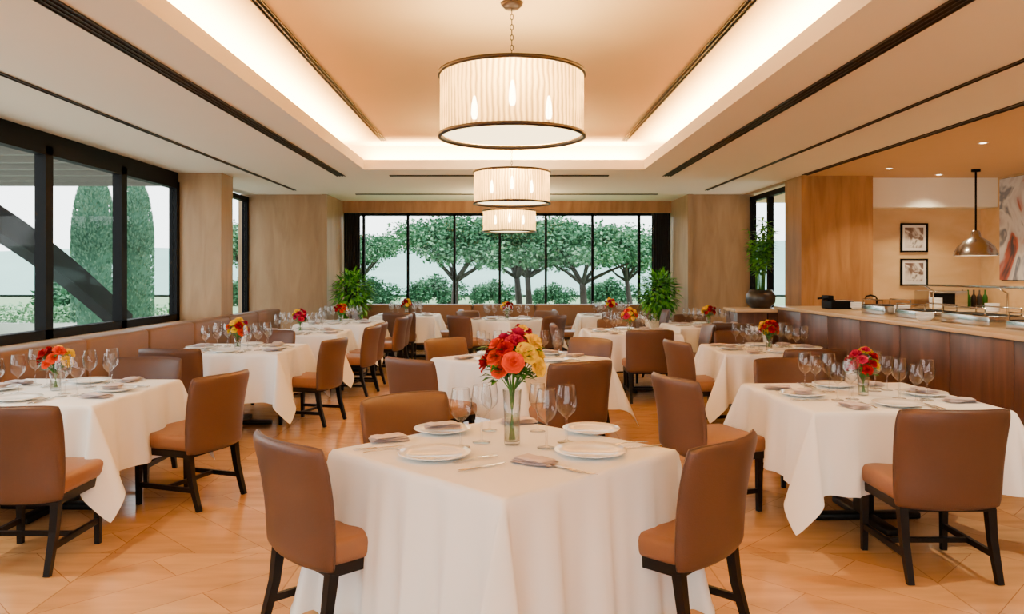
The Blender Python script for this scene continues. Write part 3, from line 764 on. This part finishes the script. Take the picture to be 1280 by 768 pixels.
for (x,y,s) in [(-13,15.0,1.1),(-12.8,17.6,1.1),(-16.5,22,1.6),(-12.5,23,1.3),(-14.5,12,1.3),(-18.5,15,1.6)]: ob('garden_shrub',SH,(x,y,-0.15),rr.uniform(0,3),None,s)
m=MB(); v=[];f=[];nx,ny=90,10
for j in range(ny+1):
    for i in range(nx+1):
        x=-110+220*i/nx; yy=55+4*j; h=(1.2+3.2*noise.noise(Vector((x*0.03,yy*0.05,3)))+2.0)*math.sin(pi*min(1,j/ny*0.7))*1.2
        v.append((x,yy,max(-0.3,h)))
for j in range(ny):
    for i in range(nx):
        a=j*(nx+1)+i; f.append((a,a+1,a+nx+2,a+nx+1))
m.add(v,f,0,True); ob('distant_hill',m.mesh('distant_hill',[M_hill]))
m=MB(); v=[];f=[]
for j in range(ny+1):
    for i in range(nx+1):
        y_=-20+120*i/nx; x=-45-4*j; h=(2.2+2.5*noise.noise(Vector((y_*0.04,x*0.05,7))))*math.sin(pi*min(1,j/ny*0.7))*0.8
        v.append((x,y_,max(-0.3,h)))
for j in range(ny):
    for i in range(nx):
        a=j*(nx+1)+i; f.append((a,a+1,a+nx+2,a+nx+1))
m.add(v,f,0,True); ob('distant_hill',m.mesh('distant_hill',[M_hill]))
def topi(x,y,h,r,seed):
    rr=random.Random(seed); m=MB()
    m.box(-r*1.05,r*1.05,-r*1.05,r*1.05,0,0.55,2,0.02)
    m.lathe([(r*0.8,0.55),(r*0.9,1.0),(r*0.88,h*0.7),(r*0.6,h*0.93),(0,h)],20,1)
    for k in range(5200):
        z=rr.uniform(0.55,1.0)*h if rr.random()<0.55 else rr.uniform(0.55,h*0.75); z=max(0.6,z)
        t=z/h; rad=r*(1 if t<0.6 else math.sqrt(max(0,1-((t-0.6)/0.41)**2)))
        a=rr.uniform(0,2*pi); p=Vector((rad*math.cos(a),rad*math.sin(a),z))
        m.leaf(p,Vector((math.cos(a)*0.6,math.sin(a)*0.6,0.8)),Vector((rr.gauss(0,1),rr.gauss(0,1),0)),0.09,0.045,rr.choice([0,0,1]))
    ob('topiary_column',m.mesh('topiary_column',[M_cy1,M_cy2,M_stone]),(x,y,-0.15))
topi(-8.9,17.0,3.75,0.40,1); topi(-8.6,18.3,3.75,0.36,2)
m=MB(); v=[];f=[];n=24
for i in range(n+1):
    t=i/n; yy=9.6+t*4.9; z=2.50-1.95*t**1.35; xx=-7.0
    v+=[(xx-0.13,yy,z-0.19),(xx+0.13,yy,z-0.19),(xx+0.13,yy,z+0.19),(xx-0.13,yy,z+0.19)]
for i in range(n):
    for k in range(4):
        k2=(k+1)%4; f.append((i*4+k,(i+1)*4+k,(i+1)*4+k2,i*4+k2))
f+= [(0,1,2,3),(n*4+3,n*4+2,n*4+1,n*4)]
m.add(v,f,0,False)
m.box(-7.25,-6.75,14.3,15.0,-0.15,0.55,1,0.02); m.box(-7.12,-6.88,9.5,9.75,-0.15,2.5,0)
ob('steel_arch_sculpture',m.mesh('steel_arch_sculpture',[M_black,M_stone]))
m=MB(); m.box(-15,-8.2,19.6,20.2,-0.15,0.25,1); 
for k in range(8): cloud(m,(-14.5+k*0.85,19.9,0.45),(0.6,0.35,0.3),300,0.10,rr,[0],0.4)
ob('hedge_planter',m.mesh('hedge_planter',[M_tr3,M_stone]))
m=MB(); m.box(-11,-6.2,9.5,15.5,3.35,3.5,0); m.box(-10.8,-10.6,15.2,15.4,-0.15,3.35,0)
for k in range(8): m.box(-11,-6.2,9.6+k*0.8,9.7+k*0.8,3.2,3.35,0)
ob('terrace_pergola',m.mesh('terrace_pergola',[pm('grey_timber',srgb(120,116,108),0.7,var=0.1)]))

# ---------------------------------------------------------------- world & lights
w=D.worlds.new('World'); S.world=w; w.use_nodes=True; nt=w.node_tree; N=nt.nodes; L=nt.links
bg=N['Background']; tc=N.new('ShaderNodeTexCoord'); sp=N.new('ShaderNodeSeparateXYZ'); L.new(tc.outputs['Generated'],sp.inputs[0])
cr=N.new('ShaderNodeValToRGB'); cr.color_ramp.elements[0].color=(0.94,0.98,0.98,1); cr.color_ramp.elements[1].color=(0.88,0.95,1.0,1)
L.new(sp.outputs['Z'],cr.inputs[0]); L.new(cr.outputs[0],bg.inputs[0]); bg.inputs[1].default_value=5.4

def area(name,loc,rot,sx,sy,e,col):
    l=D.lights.new(name,'AREA'); l.shape='RECTANGLE'; l.size=sx; l.size_y=sy; l.energy=e; l.color=col
    o=D.objects.new(name,l); S.collection.objects.link(o); o.location=loc; o.rotation_euler=rot; return o
WC=(1,0.70,0.34)
yl=(TY0+TY1)/2
area('cove_light',(-2.22,yl,3.125),(0,math.radians(180-25),0),0.06,12.8,1450,WC)
area('cove_light',(2.22,yl,3.125),(0,math.radians(180+25),0),0.06,12.8,1450,WC)
area('cove_light',(0,11.5,3.125),(math.radians(180-20),0,0),4.0,0.06,420,WC)

# ---------------------------------------------------------------- camera
cd=D.cameras.new('camera'); cam=D.objects.new('camera',cd); S.collection.objects.link(cam)
cam.location=(0,0,1.5); cam.rotation_euler=(pi/2,0,0)
cd.sensor_width=36; cd.lens=980/1280*36; cd.shift_y=-42/1280; cd.shift_x=10/1280; cd.clip_end=400
S.camera=cam
